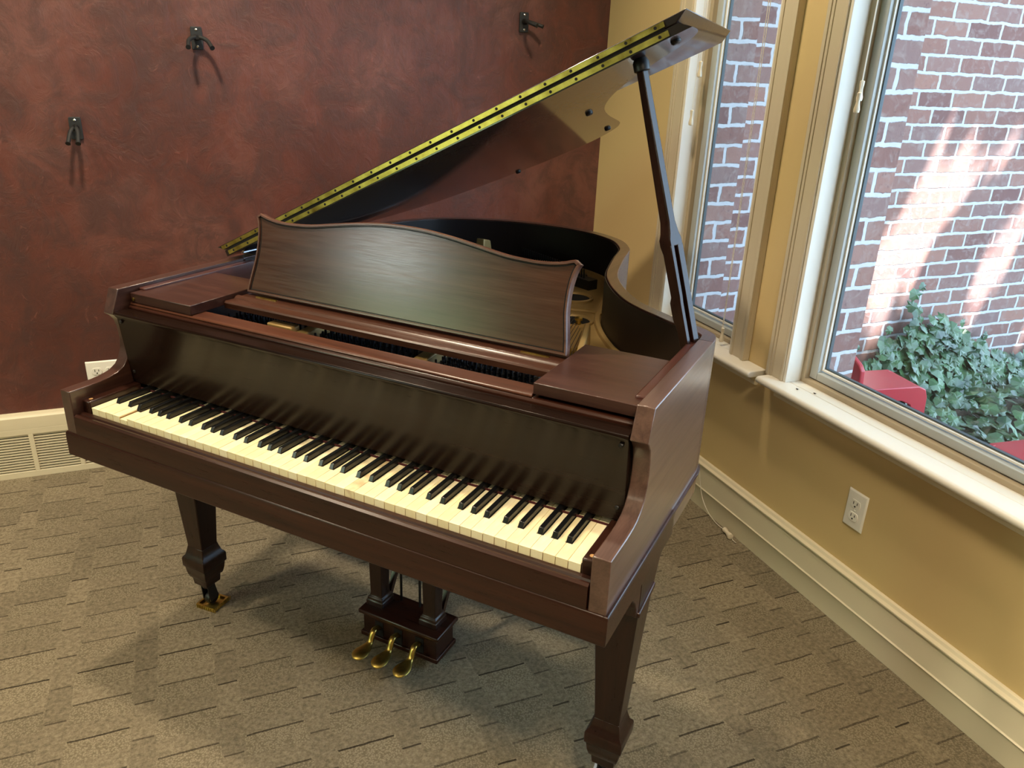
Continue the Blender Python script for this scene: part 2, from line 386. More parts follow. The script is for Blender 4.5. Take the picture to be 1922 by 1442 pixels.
# windows ------------------------------------------------------------
def window(idx, W, sill_y0, sill_y1, label):
    y0, y1, z0, z1 = W; cw = .072
    m = MB()
    def casing(ya, yb, inner_low):    # vertical board; inner_low: inner edge is the low-y side
        o0, o1 = (yb-.013, yb) if inner_low else (ya, ya+.013)
        i0, i1 = (ya, ya+.010) if inner_low else (yb-.010, yb)
        m.box(-.020, 0, ya, yb, z0, z1+cw); m.box(-.027, -.019, o0, o1, z0, z1+cw)
        m.box(-.0235, -.019, (o0-.010 if inner_low else o1), (o0 if inner_low else o1+.010), z0, z1+cw)
        m.box(-.024, -.0195, i0, i1, z0, z1)
    casing(y1, y1+cw, True); casing(y0-cw, y0, False)
    m.box(-.020, 0, y0, y1, z1, z1+cw)
    w = struct(m.build('window_%d' % idx, M['casing'], bevel=.0015), label)
    m = MB(); t = .012
    m.box(-.018, .05, y1-t, y1, z0, z1); m.box(-.018, .05, y0, y0+t, z0, z1); m.box(-.018, .05, y0, y1, z1-t, z1)
    m.build('window_jamb', M['white'], w, bevel=.001)
    m = MB()
    nose = [(.05, z0), (-.062, z0), (-.070, z0-.004), (-.073, z0-.011), (-.070, z0-.019), (-.060, z0-.022), (.05, z0-.022)]
    m.prism([(.05, z0), (.0, z0), (0, z0-.022), (.05, z0-.022)], 'xz', y0, y1)
    m.prism([p if p[0] < .01 else (0, p[1]) for p in nose], 'xz', sill_y0, sill_y1)
    m.build('window_sill', M['cream' if False else 'white'], w, bevel=.003)
    m = MB(); ap = [(0, z0-.022), (-.042, z0-.022), (-.040, z0-.030), (-.030, z0-.036), (-.028, z0-.042), (-.016, z0-.050), (-.014, z0-.062), (0, z0-.066)]
    m.prism(ap, 'xz', sill_y0+.03, sill_y1-.03); m.build('apron_moulding', M['cream'], w, bevel=.001)
    # sash: nested frames stepping towards the glass
    def ring(m, xa, xb, ins, wd):
        a0, a1, b0, b1 = y0+ins, y1-ins, z0+ins-.012, z1-ins
        m.box(xa, xb, a0, a0+wd, b0, b1); m.box(xa, xb, a1-wd, a1, b0, b1); m.box(xa, xb, a0+wd, a1-wd, b0, b0+wd*.8); m.box(xa, xb, a0+wd, a1-wd, b1-wd, b1)
    m = MB(); ring(m, .040, .092, .012, .018); m.build('frame_stop', M['sash_shaded'], w, bevel=.001)
    m = MB(); ring(m, .056, .092, .030, .030); m.build('window_frame', M['sash'], w, bevel=.002)
    m = MB(); ring(m, .070, .090, .060, .006); m.build('glazing_bead', M['white'], w)
    m = MB(); ring(m, .078, .0895, .066, .004); m.build('gasket', M['gutter'], w)
    m = MB(); m.face([m.v((.086, a, b)) for a, b in ((y0+.06, z0+.045), (y0+.06, z1-.06), (y1-.06, z1-.06), (y1-.06, z0+.045))]); m.build('glass_pane', M['glass'], w)
    return w
window(1, W1, .690, 1.44, 'narrow tall window by the corner behind the piano')
window(2, W2, -1.40, .655, 'wide picture window at right with brick view')
# window of the left wall (lights the room from behind)
m = MB(); y0, y1, z0, z1 = WL
for a, b, c, d in ((y0-.07, y0, z0-.07, z1+.07), (y1, y1+.07, z0-.07, z1+.07), (y0, y1, z1, z1+.07), (y0, y1, z0-.07, z0)): m.box(XL, XL+.02, a, b, c, d)
m.box(XL-.1, XL-.06, (y0+y1)/2-.03, (y0+y1)/2+.03, z0, z1)
w3 = struct(m.build('window_3', M['white'], bevel=.002))
m = MB(); m.face([m.v((XL-.08, a, b)) for a, b in ((y0, z0), (y0, z1), (y1, z1), (y1, z0))]); m.build('glass_pane', M['glass'], w3)

# ------------------------------------------------------------------ outdoors
struct(holed_wall(WT, .265, YF, 1.56, -.3, 3.0, [(W1[0]-.005, W1[1]+.005, W1[2]-.03, W1[3]), (W2[0], W2[1]-.0, W2[2]-.03, W2[3])]).build('wall_outside', M['brick_xz']), 'brick face of the house around the windows')
for i, (a, b) in enumerate(((W1[0]-.005, W1[1]+.005), (W2[0], W2[1]))):
    m = MB(); m.prism([(.11, .610), (.295, .575), (.295, .51), (.11, .51)], 'xz', a, b); struct(m.build('trim_%d' % (i+1), M['brick_rowlock']), 'sloping brick ledge under the window')
m = MB(); m.box(.265, 7.0, 1.50, 1.75, -.4, 4.6); struct(m.build('wall_courtyard', M['brick_xz']), 'tumbled pinkish brick courtyard wall')
m = MB(); m.box(.265, 9, -6, 1.5, -.2, .02); struct(m.build('ground', M['soil']))
m = MB(); m.box(-.1, .75, YF, 1.5, 2.95, 3.05); struct(m.build('sun_shield_eave', M['white']))  # unseen slab added to keep direct sun off the windows

def leaf(mb, c, size, nrm, spin):
    n = Vector(nrm).normalized(); a = n.orthogonal().normalized(); b = n.cross(a)
    a, b = a*math.cos(spin)+b*math.sin(spin), -a*math.sin(spin)+b*math.cos(spin)
    sh = [(0,-.5), (.28,-.52), (.5,-.2), (.36,.02), (.42,.3), (.14,.28), (0,.62), (-.14,.28), (-.42,.3), (-.36,.02), (-.5,-.2), (-.28,-.52)]
    c = Vector(c); ctr = mb.v(c + n*size*.12)
    vs = [mb.v(c + a*x*size + b*y*size) for x, y in sh]
    for i in range(len(vs)): mb.face([ctr, vs[i], vs[(i+1) % len(vs)]])
def ivy_patch():
    R = random.Random(3); G = .02
    m = MB()
    for i in range(760):                                   # mass at the foot of the wall
        x = R.gauss(1.75, .42)
        if not .95 < x < 3.2: continue
        top = .26*math.exp(-((x-1.62)/.35)**2) + .13 + R.random()*.05
        h = R.random()**1.3
        leaf(m, (x, 1.42 - (1-h)*R.random()*.18, G+.02+(top-.02)*h), R.uniform(.04, .085), (R.uniform(-.5,.5), -1+R.uniform(-.3,.6), R.uniform(.2,1.3)), R.uniform(0, 6.3))
    for (bx, top) in ((1.56, .50), (1.40, .42), (1.68, .44), (1.50, .62), (1.20, .33), (2.1, .36), (1.85, .40), (2.5, .30)):   # runners climbing the wall
        zz = .15
        while zz < top:
            leaf(m, (bx+R.uniform(-.05,.05), 1.44, zz), R.uniform(.035,.065), (R.uniform(-.3,.3), -1, R.uniform(0,.5)), R.uniform(0,6.3)); zz += R.uniform(.03,.055)
    tag(m.build('ivy', M['ivy']), 'tangle of green ivy climbing at the foot of brick wall', 'ivy', kind='stuff')
    m = MB()
    for i in range(620):                                   # carpet of ivy on the ground
        x = R.uniform(1.25, 2.6); y = R.uniform(.45, 1.18)
        leaf(m, (x, y, G+.02+R.random()*.12*(.4+.6*(y-.45)/.73)), R.uniform(.04, .085), (R.uniform(-.7,.7), R.uniform(-.9,.4), 1), R.uniform(0, 6.3))
    tag(m.build('ivy', M['ivy']), 'ivy spreading over the ground to the right of red chair', 'ivy', kind='stuff')
ivy_patch()

def red_chair(loc, rz, label):
    t = thing('garden_chair', label, 'chair', loc, rz, 'red plastic chairs outside the window')
    m = MB()
    prof = [(-.17,.335), (.12,.335), (.155,.325), (.175,.30), (.18,.27)]
    pr2 = [(x, z-.018) for x, z in prof[::-1]]; pr2[0] = (.162, .27); pr2[1] = (.157, .293)
    m.prism(prof+pr2, 'xz', -.09, .09); m.build('seat', M['red_plastic'], t, bevel=.006, seg=3)
    for s in (-1, 1):
        m = MB(); y0, y1 = (s*.09-.010, s*.09+.010)
        arch = [(-.17,.335), (.13,.335), (.165,.32), (.18,.285), (.205,0), (.145,0), (.13,.20), (.105,.255), (.06,.275), (-.06,.275), (-.105,.255), (-.13,.20), (-.16,0), (-.22,0), (-.19,.28)]
        m.prism(arch, 'xz', y0, y1); m.build('side_frame', M['red_plastic'], t, bevel=.004)
    m = MB()
    back = [(-.092,-.10), (-.092,.085), (-.075,.105), (0,.138), (.075,.162), (.092,.145), (.092,-.10)]
    A = [m.v((-.128-.10*z, y, .33+z)) for y, z in back]; B = [m.v((-.150-.10*z, y, .33+z)) for y, z in back]
    n = len(back)
    for i in range(n): m.face([A[i], A[(i+1)%n], B[(i+1)%n], B[i]])
    m.face(A); m.face(B[::-1])
    m.build('backrest', M['red_plastic'], t, bevel=.006, seg=3)
    return t
red_chair((.895, 1.035, .02), -.15, 'low-backed red plastic garden chair in front of ivy beyond the glass')
red_chair((.93, .33, .02), math.pi-.12, 'red plastic garden chair cut off at the right photo edge behind window glass')

m = MB(); m.box(XL-1.6, XL-1.2, -3.5, 3.2, -.1, 4.2); struct(m.build('sky_blocking_hedge', M['hedge']))  # unseen green block added to shut out sky light at the left window
# unseen tree, added and shaped to dapple the sun on the bricks
m = MB(); R = random.Random(11)
for i in range(5200):
    x = R.uniform(.9, 6.5); y = R.uniform(-1.5, 1.3); z = R.uniform(4.8, 7.0)
    tt = (1.5-y)/.27; wx, wz = x-.27*tt, z-tt                  # where this leaf shades the brick wall
    c1 = 1.60 + (wz-1.0)*.50; c2 = 2.10 + (wz-.6)*.45
    if .0 < wz < 1.38 and (abs(wx-c1) < .20 + .12*wz or abs(wx-c2) < .17 or abs(wx-c2-.5) < .08) and R.random() < .985: continue  # leaves left out so sun streaks reach the wall
    leaf(m, (x, y, z), R.uniform(.10, .30), (R.uniform(-.6,.6), R.uniform(-.6,.6), 1), R.uniform(0, 6.3))
tr = thing('tree', 'unseen leafy tree over the brick courtyard, shaped to dapple the sun', 'tree', (6.5, -3.2, -.12))
tr_o = Vector((6.5, -3.2, -.12)); m.xf(Matrix.Translation(-tr_o)); fo = m.build('foliage', M['tree'], tr); fo['kind'] = 'stuff'
m = MB(); m.tube([(6.5, -3.2, -.15), (6.2, -3.0, 2.5), (5.2, -2.2, 4.6), (4.2, -1.2, 5.6)], [.18, .15, .1, .05], 10)
m.xf(Matrix.Translation(-tr_o)); m.build('trunk', M['wood_dark'], tr)

# ------------------------------------------------------------------ small things of the room
def outlet(name, label, loc, rz, gangs=1, z=0):
    w = .0705 if gangs == 1 else .117; h = .116
    t = thing(name, label, 'outlet', loc, rz, 'wall outlets')
    m = MB(); m.prism([(-w/2,-h/2),(w/2,-h/2),(w/2,h/2),(-w/2,h/2)], 'xz', 0, -.0025, None)
    m.prism([(-w/2,-h/2),(w/2,-h/2),(w/2,h/2),(-w/2,h/2)], 'xz', -.0025, -.006, [(-w/2+.004,-h/2+.004),(w/2-.004,-h/2+.004),(w/2-.004,h/2-.004),(-w/2+.004,h/2-.004)])
    m.build('cover_plate', M['plate_w'], t, bevel=.001)
    for gx in ([0] if gangs == 1 else [-.023, .023]):
        for sz in (-.0195, .0195):
            m = MB(); n = 24
            pts = []
            for k in range(n):
                a = 2*math.pi*k/n; pts.append((gx+.0172*math.cos(a), sz+max(-.0128, min(.0128, .0172*math.sin(a)))))
            m.prism(pts, 'xz', -.0055, -.0085); r = m.build('receptacle', M['plate_w'], t, bevel=.0006)
            m = MB()
            m.box(gx-.0075, gx-.0055, -.0092, -.008, sz-.001, sz+.008); m.box(gx+.0053, gx+.0073, -.0092, -.008, sz+.0, sz+.0075)
            m.lathe([(.0026, 0), (.0026, .0012)], (gx, -.008, sz-.0065), (0,-1,0), 10); m.build('socket_slots', M['slot'], r)
        m = MB(); m.lathe([(.003, 0), (.003, .0012), (.0015, .002)], (gx, -.006, 0), (0,-1,0), 12); m.build('screw', M['plate_w'], t)
    return t
outlet('wall_outlet', 'white duplex outlet on the yellow wall below the picture window', (0, .237, .364), -math.pi/2)
outlet('wall_outlet', 'white double-gang outlet on the red wall peeking out left of piano arm', (-2.026, YB, .371), 0, 2)

def hanger(label, loc, spread, yaw, droop):
    t = thing('guitar_hanger', label, 'hook', loc, 0, 'guitar hangers on the red wall')
    m = MB(); m.prism([(-.0175,-.036),(.0175,-.036),(.0185,-.03),(.0185,.03),(.0165,.036),(-.0165,.036),(-.0185,.03),(-.0185,-.03)], 'xz', 0, -.011)
    m.build('back_plate', M['hook_plate'], t, bevel=.002)
    for z in (.026, -.026):
        m = MB(); m.lathe([(.004, 0), (.004, .0015), (.002, .0025)], (0, -.011, z), (0,-1,0), 12); m.build('screw', M['chrome'], t)
    m = MB(); m.lathe([(.011, 0), (.011, .012), (.008, .022), (.007, .034)], (0, -.010, .002), (0,-1,0), 14); m.build('swivel', M['black'], t, smooth=True)
    cy, sy = math.cos(yaw), math.sin(yaw)
    rot = lambda p: (p[0]*cy-(p[1]+.035)*sy, p[0]*sy+(p[1]+.035)*cy-.035, p[2])
    for s in (-1, 1):
        pts = [rot((s*.003, -.036, .003)), rot((s*.014*spread, -.046, 0)), rot((s*.024*spread, -.060, -.3*droop)), rot((s*.028*spread, -.080, -.75*droop)), rot((s*.030*spread, -.092, -droop))]
        m = MB(); m.tube(spline(pts, 5), [.0068]*20+[.0085], 10); m.build('prong', M['rubber'], t, smooth=True)
    return t
hanger('black guitar hanger with splayed prongs, topmost on the left of red wall', (-1.577, YB, 1.549), 1.25, .1, .030)
hanger('black guitar hanger with prongs together, lowest on the left of red wall', (-1.985, YB, 1.255), .5, -.12, .042)
hanger('black guitar hanger on red wall above the open piano lid near yellow wall', (-.378, YB, 1.661), 1.0, .75, .014)

def tassel_cord(label, x, y, z, top, lines=1, floor_path=None):
    t = thing('blind_cord', label, 'cord', (x, y, z), 0, 'window blind cords')
    m = MB(); m.lathe([(.0035,-.026),(.0075,-.024),(.0085,-.016),(.0055,-.004),(.0045,.004),(.006,.016),(.0062,.024),(.003,.026)], (0,0,0), (0,0,1), 12)
    m.build('tassel', M['tassel'], t, smooth=True)
    m = MB()
    for i in range(lines): m.tube([(0, .004*i, .024), (.0, .012*i, top-z)], .0011, 6)
    m.build('cord', M['cord'], t)
    return t
tassel_cord('blind cord at left jamb of narrow window, ending in the upper wooden tassel', -.0, 1.253, 1.514, 2.24)
tassel_cord('blind cord at left jamb of narrow window, ending in the lower wooden tassel', -.006, 1.262, 1.357, 2.24)
tassel_cord('doubled blind cord with tassel low over narrow window sill behind the piano', .0, .935, .664, 2.24, 2)
tassel_cord('blind cord in picture window with the upper of two touching tassels', .002, .522, 1.472, 2.24)
tassel_cord('blind cord in picture window with the lower of two touching tassels', -.006, .516, 1.443, 2.24)
t = thing('blind_cord', 'loose blind cord with tassel trailing down onto carpet by right baseboard', 'cord', (-.040, .70, .011), 0, 'window blind cords')
m = MB(); c0 = Vector((-.040, .70, .011))
m.tube([Vector(p)-c0 for p in spline([(-.080, .915, .60), (-.078, .912, .35), (-.045, .895, .16), (-.036, .875, .07), (-.035, .83, .025), (-.034, .77, .006), (-.034, .722, .009)], 6)], .0012, 6)
m.tube([(0, -.02, -.002), (-.004, -.036, -.006), (-.002, -.052, -.007)], .0012, 6); m.build('cord', M['cord'], t)
m = MB(); m.lathe([(.005,-.026),(.0105,-.024),(.0105,-.014),(.0075,-.002),(.007,.006),(.0095,.018),(.0095,.024),(.005,.026)], (0,0,0), (.2,1,0), 12); m.build('tassel', M['tassel'], t, smooth=True)

for i, (x, y) in enumerate(((-.022, .522), (.006, .478))):
    m = MB(); m.ellipsoid((0,0,.002), (.0022,.0035,.0018), 8, 5); m.ellipsoid((0,.004,.002), (.0014,.0014,.0013), 8, 5)
    f = m.build('dead_fly', M['fly']); f.location = (x, y, W2[2])
    tag(f, ['dark dead fly on the picture window sill nearest the left jamb', 'dark dead fly on the picture window sill close to the sash'][i], 'insect', 'dead flies on the sill')
    for s in (-1, 1):
        m = MB(); m.prism([(0,.002),(s*.003,-.005),(s*.0015,-.006)], 'xy', .003, .0033); m.build('wing', M['fly'], f)

# ------------------------------------------------------------------ the piano
PSI = -.8579
piano = thing('grand_piano', 'dark mahogany baby grand piano with raised lid and worn ivory keys', 'piano', (-1.5254, .2632, 0), PSI)
XO, XI, ZT, ZK = .6713, .639, .979, .731
def part(mb, name, mat, parent=None, **kw): return mb.build(name, mat, parent or piano, **kw)

# case: rim + arms in one mesh
rim = [(.671,.535),(.671,.55),(.667,.578),(.656,.597),(.635,.615),(.600,.637),(.557,.660),(.527,.681),(.477,.716),(.423,.766),(.366,.846),(.322,.926),(.298,.985),(.277,1.061),(.249,1.178),(.228,1.284),(.207,1.339),(.163,1.412),(.11,1.461),(.031,1.508),(-.07,1.537),(-.174,1.545),(-.30,1.530),(-.417,1.490),(-.534,1.420),(-.60,1.340),(-.64,1.24),(-.663,1.12),(-.671,.95),(-.671,.70),(-.671,.535)]
rp = spline(rim, 4)
def offset_path(P, d):
    out = []
    for i, p in enumerate(P):
        t = (P[min(i+1,len(P)-1)]-P[max(i-1,0)]).normalized(); out.append(Vector((p.x - t.y*d, p.y + t.x*d)))
    return out
ri = offset_path(rp, .032)
mb = MB()
mb.loft([[(a.x,a.y,.608),(b.x,b.y,.608),(b.x,b.y,ZT),(a.x,a.y,ZT)] for a, b in zip(rp, ri)])
arm = [(.537,.608),(.537,ZT),(.134,ZT),(.111,.922),(.122,.914),(.133,.900),(.139,.878),(.141,.850),(.138,.826),(.130,.806),(.118,.791),(.100,.781),(.078,.776),(.050,.7735),(-.028,.7735),(-.028,.662),(-.028,.608)]
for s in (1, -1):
    mb.mi = 1 if s == 1 else 0; mb.prism(arm, 'yz', s*XI, s*XO)  # right arm gets the lightened, window-lit wood
part(mb, 'case', [M['wood_rim'], M['wood_side_lit']], bevel=.0018, ang=30)
# moulding band round the case
mo = offset_path(rp, -.0055); mi_ = offset_path(rp, .004)
mb = MB(); mb.loft([[(b.x,b.y,.656),(a.x,a.y,.659),(a.x,a.y,.664),(b.x,b.y,.668)] for a, b in zip(mo, mi_)])
for s in (1, -1): mb.prism([(s*(XO-.004),.656),(s*(XO+.0055),.659),(s*(XO+.0055),.664),(s*(XO-.004),.668)], 'xz', -.031, .537)
part(mb, 'case_moulding', M['wood_y'], bevel=.001)
# inner strips of the rim
for s in (1, -1):
    mb = MB(); mb.prism([(s*.617,.19),(s*.6385,.19),(s*.6385,.545),(s*.634,.556),(s*.625,.560),(s*.618,.552)], 'xy', .90, .971)
    part(mb, 'rim_ledge', M['wood_redy'], bevel=.003)
mb = MB(); mb.box(-.652, -.640, .425, .52, .9715, .977); part(mb, 'lid_catch', M['wood_redy'], bevel=.002)
# inner case lining
mb = MB(); rr = offset_path(rp, .0335); r2 = offset_path(rp, .036)
mb.loft([[(a.x,a.y,.84),(b.x,b.y,.84),(b.x,b.y,ZT-.004),(a.x,a.y,ZT-.004)] for a, b in zip(rr, r2)]); part(mb, 'rim_lining', M['wood_dark'], smooth=True)
# underside frame
mb = MB(); ro = offset_path(rp, .02)
mb.prism([(p.x,p.y) for p in ro], 'xy', .62, .64); part(mb, 'bottom_board', M['wood_dark'])

# keybed, key slip, cheeks
mb = MB(); mb.prism([(-.033,.608),(-.033,.660),(-.031,.667),(-.026,.668),(.36,.668),(.36,.608)], 'yz', -.6765, .6765)
part(mb, 'keybed', M['wood_x'], bevel=.002)
mb = MB(); mb.box(.45, .625, .02, .2, .596, .608); part(mb, 'keybed_cleat', M['wood_dark'])
mb = MB(); mb.prism([(-.030,.668),(-.030,.707),(-.0285,.713),(-.024,.7165),(-.020,.7160),(-.0175,.7125),(-.0145,.7125),(-.012,.7160),(-.003,.7165),(-.003,.668)], 'yz', -.6365, .6365)
part(mb, 'key_slip', M['wood_x'], smooth=True, ang=25)
for s in (1, -1):
    mb = MB(); a, b = s*.6125, s*.6385
    mb.box(min(a,b), max(a,b), -.002, .138, .668, .7455); part(mb, 'cheek_block', M['wood_y'], bevel=.003)
    mb = MB(); mb.lathe([(.0045,0),(.0045,.0008)], (s*.6255, .012, .7455), (0,0,1), 12); part(mb, 'peg', M['key_wood'])

# keys
KW = .0235
mids = {0:-.0038, 1:.0038, 3:-.0042, 4:0, 5:.0042}         # black centre offsets from the boundary after C D F G A
def white_mesh(pc, first=False, last=False):
    x0, x1 = .0004, KW-.0004; hw = .0068; yh = .0475; ye = .165
    l = 0.0 if pc in (0, 3) or first else hw + mids[pc-1]
    r = KW if pc in (2, 6) or last else KW - hw + mids[pc]
    l = max(l, x0); r = min(r, x1)
    pts = [(x0, 0), (x1, 0), (x1, yh), (r, yh), (r, ye), (l, ye), (l, yh), (x0, yh)]
    clean = []
    for p in pts:
        if not clean or (abs(p[0]-clean[-1][0]) + abs(p[1]-clean[-1][1])) > 1e-6: clean.append(p)
    m = MB(); m.prism(clean, 'xy', ZK-.0032, ZK)
    m.mi = 1; sh = [(p[0]+(.0002 if p[0] < KW/2 else -.0002), p[1] if p[1] > 0 else .0012) for p in clean]
    m.prism(sh, 'xy', ZK-.030, ZK-.0031)
    m.mi = 0; m.prism([(x0+.0002, .0002), (x1-.0002, .0002), (x1-.0002, .0016), (x0+.0002, .0016)], 'xy', ZK-.022, ZK-.0031)
    return m
wm = {}; n = 0
pcs = [5, 6] + [0,1,2,3,4,5,6]*7 + [0]
for i, pc in enumerate(pcs):
    key = (pc, i == 0, i == 51)
    if key not in wm:
        o = part(white_mesh(*key), 'white_key', [M['ivory'], M['key_wood']], bevel=.0006); wm[key] = o
    else:
        o = wm[key].copy(); COL.objects.link(o)
    o.location = ((i-26)*KW, R.uniform(-.0003,.0003), R.uniform(-.0004,.0004))
    if i == 4: o.location.z = -.0052; o['label'] = 'sunken ivory key'
    if i == 31:
        o.data = o.data.copy(); o.data.materials[0] = M['ivory_stain']; o['label'] = 'brown-stained ivory key'
bk = None
for i, pc in enumerate(pcs[:-1]):
    if pc in (2, 6): continue
    if bk is None:
        m = MB()
        b, tz = .0056, .0118
        m.hexa([(-b,.0475,-.006),(b,.0475,-.006),(b,.168,-.006),(-b,.168,-.006),(-b+.0004,.0475,.0),(b-.0004,.0475,.0),(b-.0004,.168,0),(-b+.0004,.168,0)])
        m.hexa([(-b+.0002,.0475,.0),(b-.0002,.0475,.0),(b-.0002,.168,0),(-b+.0002,.168,0),(-.0046,.0530,tz-.0008),(.0046,.0530,tz-.0008),(.0046,.168,tz),(-.0046,.168,tz)])
        bk = part(m, 'black_key', M['ebony'], bevel=.0012, seg=2); o = bk
    else:
        o = bk.copy(); COL.objects.link(o)
    o.location = ((i-25)*KW + mids[pc], R.uniform(-.0003,.0003), ZK + R.uniform(-.0003,.0003))
mb = MB(); mb.box(-.612, .612, .134, .137, .7315, .735); part(mb, 'felt_strip', M['felt'])
mb = MB(); mb.box(-.612, .612, .10, .35, .668, .699); part(mb, 'key_frame', M['void'])

# fallboard
mb = MB(); mb.prism([(.139,.7455),(.1365,.7455),(.1280,.82),(.1185,.912),(.1130,.9185),(.1105,.924),(.1130,.9285),(.150,.9285),(.150,.90),(.150,.7455)], 'yz', -.6365, .6365)
part(mb, 'fallboard', M['wood_fall'], bevel=.001)
for x, z in ((.6235,.905), (-.6235,.905), (.6225,.775), (-.6225,.775)):
    y = .139 - (z-.7455)*.115
    mb = MB(); mb.lathe([(.0045,0),(.0045,.004),(.003,.0055)], (x, y, z), (0,-1,0), 10); part(mb, 'rubber_bumper', M['black'])
mb = MB(); mb.prism([(.153,.90),(.153,.931),(.158,.9355),(.205,.9355),(.205,.90)], 'yz', -.6365, .6365); part(mb, 'stretcher_rail', M['wood_x'], bevel=.0015)
mb = MB(); mb.prism([(.158,.9357),(.1575,.9385),(.160,.9410),(.165,.9420),(.203,.9420),(.203,.9357)], 'yz', -.634, .4325); part(mb, 'rail_cap', M['wood_red'], bevel=.0008)

# side boards of the music shelf
for s in (1, -1):
    mb = MB(); a, b = sorted((s*.434, s*.632)); mb.box(a, b, .160, .412, .9425, .9655)
    part(mb, 'music_shelf_board', M['wood_board'], bevel=.0015)
mb = MB(); mb.lathe([(.004,0),(.004,.002)], (-.622, .1598, .951), (0,-1,0), 10); part(mb, 'pin', M['brass'])

# music desk: ledge and leaning panel
mb = MB(); mb.prism([(.258,.9375),(.2575,.9500),(.260,.9535),(.264,.9545),(.289,.9535),(.292,.9565),(.296,.9588),(.303,.9592),(.308,.9575),(.310,.9550),(.345,.9550),(.345,.9375)], 'yz', -.431, .431)
ledge = part(mb, 'music_ledge', M['wood_ledge'], smooth=True, ang=30)
half = [(.4275,0),(.4235,.03),(.4180,.06),(.4130,.09),(.4115,.13),(.4150,.160),(.4205,.178),(.4250,.1845),(.4110,.1935),(.400,.1905),(.388,.1870),(.365,.1830),(.34,.1812),(.31,.1812),(.257,.1845),(.192,.1945),(.125,.2045),(.057,.2115),(0,.2130)]
def fine(h):
    c = spline(h[:8], 3) + spline(h[8:], 4); return [(p.x, p.y) for p in c]
hp = fine(half)
outl = hp + [(-x, y) for x, y in hp[:-1][::-1]]
# desk frame of reference: u along x, w up the leaning plane, t thickness forwards
dl = Vector((0,.051,.183)).normalized(); dn = Vector((0,-dl.z, dl.y))
DM = Matrix(((1,0,0,0),(0,dl.y,dn.y,.331),(0,dl.z,dn.z,.9605),(0,0,0,1)))     # (u, w, t) -> piano
def inset(poly, d):
    P = [Vector(p) for p in poly]; n = len(P); out = []
    for i in range(n):
        t1 = (P[i]-P[i-1]); t2 = (P[(i+1)%n]-P[i])
        t1 = t1.normalized() if t1.length > 1e-9 else t2.normalized(); t2 = t2.normalized() if t2.length > 1e-9 else t1
        n1 = Vector((-t1.y, t1.x)); n2 = Vector((-t2.y, t2.x)); b = (n1+n2)
        if b.length < 1e-6: b = n1
        b.normalize(); k = d/max(.55, b.dot(n1)); out.append((P[i].x+b.x*k, P[i].y+b.y*k))
    return out
desk = bpy.data.objects.new('music_desk', None); link(desk); desk.parent = piano
mb = MB(); mb.prism(inset(outl, .0055), 'xy', -.012, .0); mb.xf(DM); part(mb, 'desk_panel', M['wood_desk'], desk)
mb = MB(); i1 = inset(outl, .0075); n = len(outl)
rings = []
for i in range(n):
    o_, q = outl[i], i1[i]
    rings.append([(o_[0],o_[1],-.013),(o_[0],o_[1],.001),((o_[0]*.7+q[0]*.3),(o_[1]*.7+q[1]*.3),.0042),(q[0]*.8+o_[0]*.2,q[1]*.8+o_[1]*.2,.0042),(q[0],q[1],-.002),(q[0],q[1],-.013)])
rings.append(rings[0]); mb.loft(rings, True, False); mb.xf(DM); bmesh.ops.remove_doubles(mb.bm, verts=mb.bm.verts[:], dist=1e-6)
part(mb, 'desk_rim', M['wood_deskrim'], desk, smooth=True, ang=35)
mb = MB(); j1 = inset(outl, .0080); j2 = inset(outl, .0100)
mb.loft([[(a[0],a[1],.0),(a[0],a[1],.0006),(b[0],b[1],.0006),(b[0],b[1],.0)] for a, b in zip(j1+j1[:1], j2+j2[:1])], True, False); mb.xf(DM); part(mb, 'dark_line', M['void'], desk)  # thin dark line just inside the desk rim
for x in (-.36, .36):
    mb = MB(); mb.box(x-.032, x+.032, .3205, .3255, .955, .9572); part(mb, 'desk_hinge', M['brass'], desk)

# inside: plate, pin block, pins, struts
mb = MB(); pl = [p for p in offset_path(rp, .037) if p.y > .40]
mb.prism([(p.x,p.y) for p in pl], 'xy', .832, .845)
plate = part(mb, 'iron_plate', M['gold'], bevel=.002)
mb = MB(); pe = [p for p in offset_path(rp, .047) if p.y > .42]
mb.tube([(p.x,p.y,.846) for p in pe], .009, 8); part(mb, 'plate_edge_bead', M['gold'], plate, smooth=True)
for (x, y, rx, ry) in ((.118,1.125,.052,.052), (.208,.905,.050,.05), (-.08,1.18,.06,.05), (.30,.62,.04,.035)):
    mb = MB(); n = 28
    prof = [(1.12,.8455),(1.10,.851),(1.0,.853),(.93,.850),(.90,.8456)]
    mb.loft([[(x+rx*r*math.cos(k*2*math.pi/n), y+ry*r*math.sin(k*2*math.pi/n), z) for k in range(n)] for r, z in prof], True, False)
    part(mb, 'rosette_rim', M['gold'], plate, smooth=True)
    mb = MB(); mb.lathe([(rx*.92,0),(rx*.92,.0008)], (x, y, .8452), (0,0,1), 28); part(mb, 'rosette_hole', M['void'], plate)
mb = MB(); mb.lathe([(.012,0),(.012,.006),(.007,.009),(.007,.016),(.011,.018),(.011,.024),(.006,.027)], (.235,.872,.845), (0,0,1), 14); part(mb, 'plate_bolt', M['brass'], plate, smooth=True)
mb = MB(); mb.tube(spline([(-.12,.86,.846),(.06,.965,.846),(.20,1.015,.846),(.255,1.00,.846)], 6), .007, 8); part(mb, 'plate_rib', M['gold'], plate, smooth=True)
mb = MB(); mb.hexa([(-.10,1.165,.845),(.075,1.335,.845),(.065,1.35,.845),(-.11,1.18,.845),(-.10,1.165,.868),(.075,1.335,.868),(.065,1.35,.868),(-.11,1.18,.868)]); part(mb, 'treble_bridge', M['wood_x'], plate, bevel=.001)
# pin block
mb = MB(); mb.box(-.605, .605, .207, .44, .87, .893); part(mb, 'pin_block', M['black'], bevel=.002)
